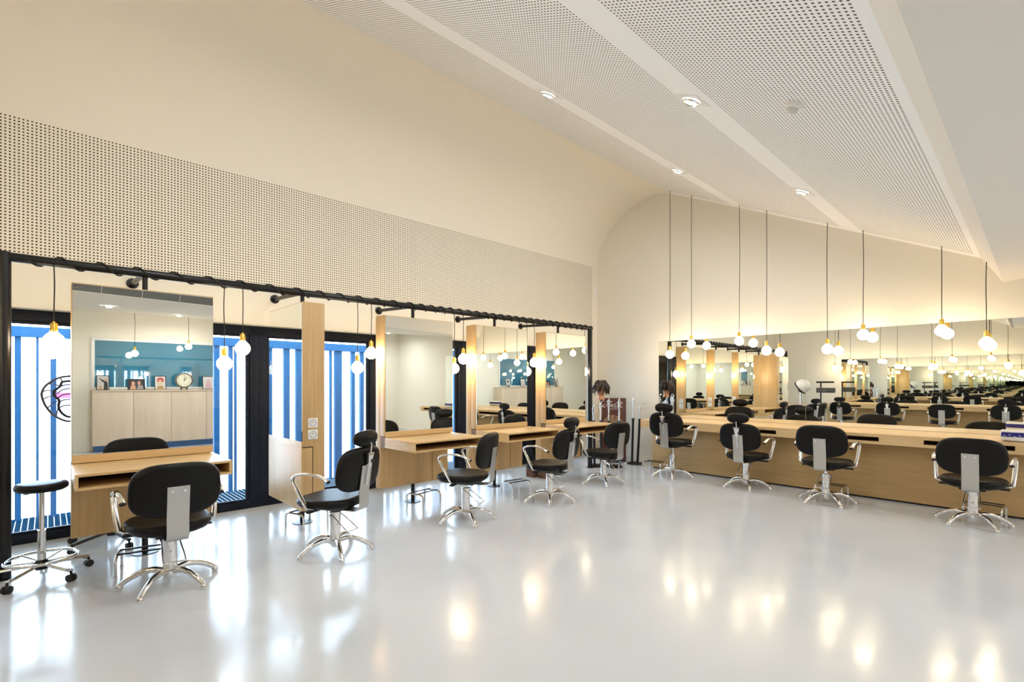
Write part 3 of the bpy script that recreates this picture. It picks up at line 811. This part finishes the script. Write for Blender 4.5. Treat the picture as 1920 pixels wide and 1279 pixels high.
for lab, xx, yy in (('recessed square ceiling spot on the higher plain strip, first from the camera', -3.25, 3.55), ('recessed square ceiling spot on the higher plain strip, by the arched end wall', -3.25, 6.08),
                    ('recessed square ceiling spot on the lower plain strip, first from the camera', -1.76, 3.5), ('recessed square ceiling spot on the lower plain strip, by the pendant cords', -1.76, 6.05),
                    ('recessed square ceiling spot overhead on the higher plain strip, out of the photo', -3.25, .98), ('recessed square ceiling spot overhead on the lower plain strip, out of the photo', -1.76, .95)):
    downlight(lab, onslope(xx, yy))
for lab, xx, yy in (('recessed square spot in the flat soffit by the blue glass', 1.92, .85), ('recessed square spot in the flat soffit past the counter end', 1.9, 3.6), ('recessed square spot in the flat soffit near the wall counter', 1.9, 6.4),
                    ('added square spot in the flat soffit brightening the sideboard wall', 2.75, 2.1), ('added square spot in the flat soffit by the end of the sideboard', 2.75, 4.9), ('added square spot in the flat soffit by the plain corner', 2.75, 7.2)):  # spots on this line are added to brighten the sideboard wall
    f0 = fb(yy); zz = f0[2] + (3.0 - f0[2]) * (xx - f0[0]) / (XR - f0[0])
    mm = Matrix(((1, 0, 0), (0, -1, 0), (0, 0, -1))).to_4x4(); mm.translation = (xx, yy, zz - .006); downlight(lab, mm)
md = empty('motion_detector', 'white domed motion detector on the drilled ceiling', 'detector'); md.matrix_world = onslope(-1.053, 3.467)
part('detector_base', lathe(new(), [(0, 0), (.055, 0), (.055, .014), (.05, .022), (.04, .026), (0, .026)], 28), m_white, md)
part('detector_dome', lathe(new(), [(.036, .026), (.034, .04), (.024, .054), (.01, .06), (0, .061)], 24), mat('grey dome', (.62, .61, .58), .3), md, True, 70)
# vent grille on the fascia (only the mirror shows it)
vg = empty('vent_grille', 'long slotted air grille on the ceiling step, reflected in the first mirror', 'vent', (0, 0, 0))
def fpt(y, t, off=0.):
    a = Vector(fb(y)); b_ = Vector((-.45, y, sl(-.45))); p = a.lerp(b_, t); nn = Vector((-(b_.z - a.z), 0, (b_.x - a.x))).normalized(); return p + nn * off
bm = new(); vs = [bm.verts.new(fpt(y_, t_, .004)) for y_, t_ in ((-1.9, .12), (2.1, .12), (2.1, .80), (-1.9, .80))]; bm.faces.new(vs)
part('grille_back', bm, m_grille, vg, False)
bm = new()
for kx in range(9): cyl(bm, fpt(-1.9, .12 + .085 * kx, .008), fpt(2.1, .12 + .085 * kx, .008), .0022, 6)
part('grille_slats', bm, m_steel, vg, False)
bm = new(); yy = -1.9
while yy < 2.12:
    cyl(bm, fpt(yy, .10, .01), fpt(yy, .82, .01), .004, 6); yy += .5
part('grille_dividers', bm, m_white, vg, False)

# ------------------------------------------------------------------ opposite side : cabinet, blue glass, photographs, clock
cb = empty('sideboard', 'long pale wood sideboard under the blue glass, reflected in the first mirror', 'cabinet', (3.3, 2.4, 0))
CY0, CY1 = .68 - 2.4, 4.1 - 2.4
part('carcass', box(new(), .02, .448, CY0, CY1, .13, 1.27, .002), m_pale, cb)
part('top_board', box(new(), -.01, .448, CY0 - .01, CY1 + .01, 1.27, 1.30, .002), m_pale, cb)
part('plinth', box(new(), .05, .448, CY0 + .03, CY1 - .03, 0, .13), m_blue, cb, False)
for i in range(5):
    a = CY0 + .685 * i; part('cabinet_door', box(new(), 0, .02, a + .003, a + .682, .135, 1.265, .001), m_pale, cb)
w = D.objects.new('window_7', None); C.objects.link(w); w['kind'] = 'structure'; w.location = (XR, 2.3, 0)
part('window_pane', box(new(), -.02, -.012, -1.56, 1.5, 1.36, 2.375), m_bluepane, w, False)
bm = new()
for a, b_, c_, d_ in ((-1.62, 1.56, 1.31, 1.36), (-1.62, 1.56, 2.375, 2.43), (-1.62, -1.56, 1.36, 2.375), (1.5, 1.56, 1.36, 2.375)): box(bm, -.03, 0, a, b_, c_, d_, .003)
part('window_frame', bm, m_white, w)
bm = box(new(), XR - .012, XR, -.25, -.15, 1.27, 1.35, .002); o = part('wall_switch', bm, m_white); tag(o, 'white double wall switch beside the sideboard', 'switch')
o = part('wall_socket', box(new(), 3.0, 3.08, YA - .01, YA, .3, .38, .002), m_white); tag(o, 'white wall socket low on the plain wall past the counter', 'socket')
o = part('wall_switch', box(new(), 3.3, 3.38, YA - .01, YA, 1.05, 1.22, .002), m_white); tag(o, 'white switch plate on the plain wall past the counter', 'switch')
def flat(pts, x):
    bm = new(); bm.faces.new([bm.verts.new((x, a, b_)) for a, b_ in pts]); return bm
def ell(cy, cz, ry, rz, n_=20): return [(cy + ry * math.cos(2 * PI * i / n_), cz + rz * math.sin(2 * PI * i / n_)) for i in range(n_)]
def photo(label, y, wd, ht, bg, shapes, rz=0.):
    p = empty('photo_frame', label, 'photo frame', (3.47, y, 1.30), rz, 'framed photographs on the sideboard')
    ph = empty; r = part('frame', None or frame_bm(wd, ht), m_black, p, rot=(0, R(9), 0))
    part('picture', box(new(), .002, .006, -wd / 2 + .012, wd / 2 - .012, .012, ht - .012), mat('print ' + label[:14], bg, .5), r, False)
    for i, (pts, col) in enumerate(shapes):
        part('printed_figure', flat([(a * wd, b_ * ht) for a, b_ in pts], .001 - .0006 * i), mat('ink %.2f %.2f %.2f' % col, col, .5), r, False)
    part('easel_back', box(new(), .03, .036, -.02, .02, .0, ht * .6), m_black, p)
def frame_bm(wd, ht):
    bm = new()
    for a, b_, c_, d_ in ((-wd / 2, wd / 2, 0, .014), (-wd / 2, wd / 2, ht - .014, ht), (-wd / 2, -wd / 2 + .014, .014, ht - .014), (wd / 2 - .014, wd / 2, .014, ht - .014)): box(bm, 0, .012, a, b_, c_, d_, .002)
    box(bm, .008, .013, -wd / 2 + .01, wd / 2 - .01, .01, ht - .01); return bm
sk, hr_, dk_ = (.55, .3, .2), (.06, .03, .02), (.02, .02, .025)
photo('upright photo frame of a person in black with one arm stretched out', .86, .215, .32, (.55, .53, .52), [([(-.35, .0), (.0, .0), (-.05, .3), (-.3, .32)], (.5, .32, .2)), ([(.05, 0), (.4, 0), (.36, .55), (.2, .6), (-.25, .82), (-.28, .78), (.1, .5)], dk_), (ell(.25, .68, .09, .1), sk)])
photo('wide photo frame of two people side by side', 1.43, .31, .245, (.03, .025, .035), [([(-.38, 0), (-.02, 0), (-.05, .4), (-.3, .4)], sk), ([(.0, 0), (.42, 0), (.36, .42), (.1, .42)], (.3, .28, .3)), (ell(-.18, .58, .10, .2), (.6, .33, .22)), (ell(.16, .62, .09, .2), (.5, .28, .2))])
photo('upright photo frame of a face with a red headscarf', 1.865, .22, .32, (.05, .025, .02), [(ell(.02, .68, .30, .2), (.45, .06, .07)), (ell(.0, .5, .17, .22), (.6, .45, .3)), ([(-.35, 0), (.35, 0), (.2, .28), (-.2, .28)], (.35, .25, .12))])
photo('upright photo frame of a violet tinted figure beyond the clock', 2.815, .25, .32, (.30, .16, .22), [([(-.3, 0), (.3, 0), (.2, .5), (-.2, .5)], (.5, .35, .38)), (ell(0, .62, .15, .16), (.55, .38, .35))])
photo('upright black and white portrait frame at the far end of the sideboard', 3.6, .22, .32, (.6, .6, .6), [([(-.3, 0), (.3, 0), (.2, .3), (-.2, .3)], (.1, .1, .1)), (ell(0, .5, .2, .22), (.45, .45, .45)), (ell(0, .66, .22, .16), (.04, .04, .04))])
ck = empty('table_clock', 'round cream faced clock on two little feet on the sideboard', 'clock', (3.47, 2.317, 1.30))
bm = lathe(new(), [(0, 0), (.165, 0), (.178, .012), (.178, .05), (.155, .06), (.148, .048), (0, .048)], 40)
part('clock_case', bm, mat('aged clock metal', (.16, .15, .14), .4, .6), ck, True, 40, (.03, 0, .215), (0, -PI / 2, 0))
fc = part('clock_face', lathe(new(), [(0, .049), (.146, .049), (.146, .050), (0, .050)], 36), mat('cream clock face', (.78, .74, .58), .6), ck, False, 40, (.03, 0, .215), (0, -PI / 2, 0))
for i in range(12):
    t = 2 * PI * (i + 1) / 12
    lettering(str(i + 1), .034, ck, (-.0215, -.115 * math.sin(t), .215 + .115 * math.cos(t) - .012), (PI / 2, 0, -PI / 2), m_black, 'numeral')
bm = new()
for t, ln, w_ in ((R(-34), .075, .006), (R(-4), .105, .004)):
    tube(bm, [(-.024, .02 * math.sin(t), .215 - .02 * math.cos(t)), (-.024, -ln * math.sin(t), .215 + ln * math.cos(t))], w_, 6)
part('clock_hands', bm, m_black, ck)
for s in (-1, 1):
    bm = lathe(new(), [(0, 0), (.016, 0), (.02, .012), (.014, .028), (.012, .05), (0, .055)], 12, (0, s * .055, 0)); part('foot', bm, m_black, ck)

# ------------------------------------------------------------------ hood dryer and processor by the rear counter (seen in the wall mirror)
hd = empty('hood_dryer', 'white hood hair dryer on a chrome stand, reflected in the wall mirror', 'hair dryer', (-5.0, -.80, 0))
part('stand_pole', cyl(new(), (0, 0, .06), (0, 0, 1.2), .022, 14), m_chrome, hd)
bm = new()
for kx in range(5):
    a = 2 * PI * kx / 5; tube(bm, [(0, 0, .10), (.29 * math.cos(a), .29 * math.sin(a), .05)], .016, 8); cyl(bm, (.29 * math.cos(a), .29 * math.sin(a), 0), (.29 * math.cos(a), .29 * math.sin(a), .05), .022, 10)
part('star_base', bm, m_black, hd)
def hood():
    prof = [(.205, -.10), (.21, -.04)] + [(.21 * math.cos(t), .02 + .19 * math.sin(t)) for t in [PI / 2 * i / 8 for i in range(9)]]
    return lathe(new(), prof, 28)
h_ = part('hood', hood(), m_white, hd, True, 60, (.06, .0, 1.36), (0, R(52), 0))
part('hood_rim', tube(new(), [(.205 * math.cos(2 * PI * i / 32), .205 * math.sin(2 * PI * i / 32), -.10) for i in range(32)], .022, 8, closed=True), m_rubber, h_, True, 60)
part('elbow', tube(new(), smoothpath([(0, 0, 1.18), (-.05, 0, 1.24), (-.06, 0, 1.36)], 4), .03, 10), m_rubber, hd)
tp = empty('hair_processor', 'black hair processor with two long bars on a pole beside the hood dryer', 'hair dryer', (-4.45, -.78, 0))
part('stand_pole', cyl(new(), (0, 0, .06), (0, 0, 1.46), .02, 14), m_black, tp)
bm = new()
for kx in range(5):
    a = 2 * PI * kx / 5 + .4; tube(bm, [(0, 0, .09), (.2 * math.cos(a), .2 * math.sin(a), .05)], .015, 8); cyl(bm, (.2 * math.cos(a), .2 * math.sin(a), 0), (.2 * math.cos(a), .2 * math.sin(a), .05), .02, 10)
part('star_base', bm, m_black, tp)
part('heater_bar', box(new(), -.12, .34, -.04, .04, 1.455, 1.505, .01), m_black, tp)
part('control_box', box(new(), -.10, .36, -.10, .10, 1.16, 1.31, .01), mat('dark grey box', (.06, .06, .065), .4), tp)
part('box_handle', box(new(), .08, .18, .10, .115, 1.22, 1.235, .003), m_chrome, tp)

# ------------------------------------------------------------------ light, camera, output
wd_ = D.worlds.new('sky'); scn.world = wd_; wd_.use_nodes = True
bg = wd_.node_tree.nodes['Background']; bg.inputs[0].default_value = (.72, .87, 1., 1); bg.inputs[1].default_value = 14.
th = math.atan((1942 - 960) / 925.)
cd = D.cameras.new('camera'); cam = D.objects.new('camera', cd); C.objects.link(cam)
cd.sensor_width = 36.; cd.lens = 36. * 925 / 1920; cd.shift_y = (718.5 - 639.5) / 1920; cd.clip_start = .02
cam.location = (0, 0, 1.45); cam.rotation_euler = (PI / 2, 0, th)
scn.camera = cam
vs = scn.view_settings
vs.view_transform = 'Standard'; vs.look = 'None'; vs.gamma = 1.; vs.use_curve_mapping = False; vs.exposure = 0.
scn.display_settings.display_device = 'sRGB'
cy = scn.cycles
cy.max_bounces = 18; cy.diffuse_bounces = 4; cy.glossy_bounces = 14; cy.transmission_bounces = 6; cy.transparent_max_bounces = 12
cy.caustics_reflective = True; cy.caustics_refractive = False; cy.blur_glossy = .3
cy.use_adaptive_sampling = True; cy.adaptive_threshold = .1; cy.sample_clamp_indirect = 8.; cy.use_denoising = True
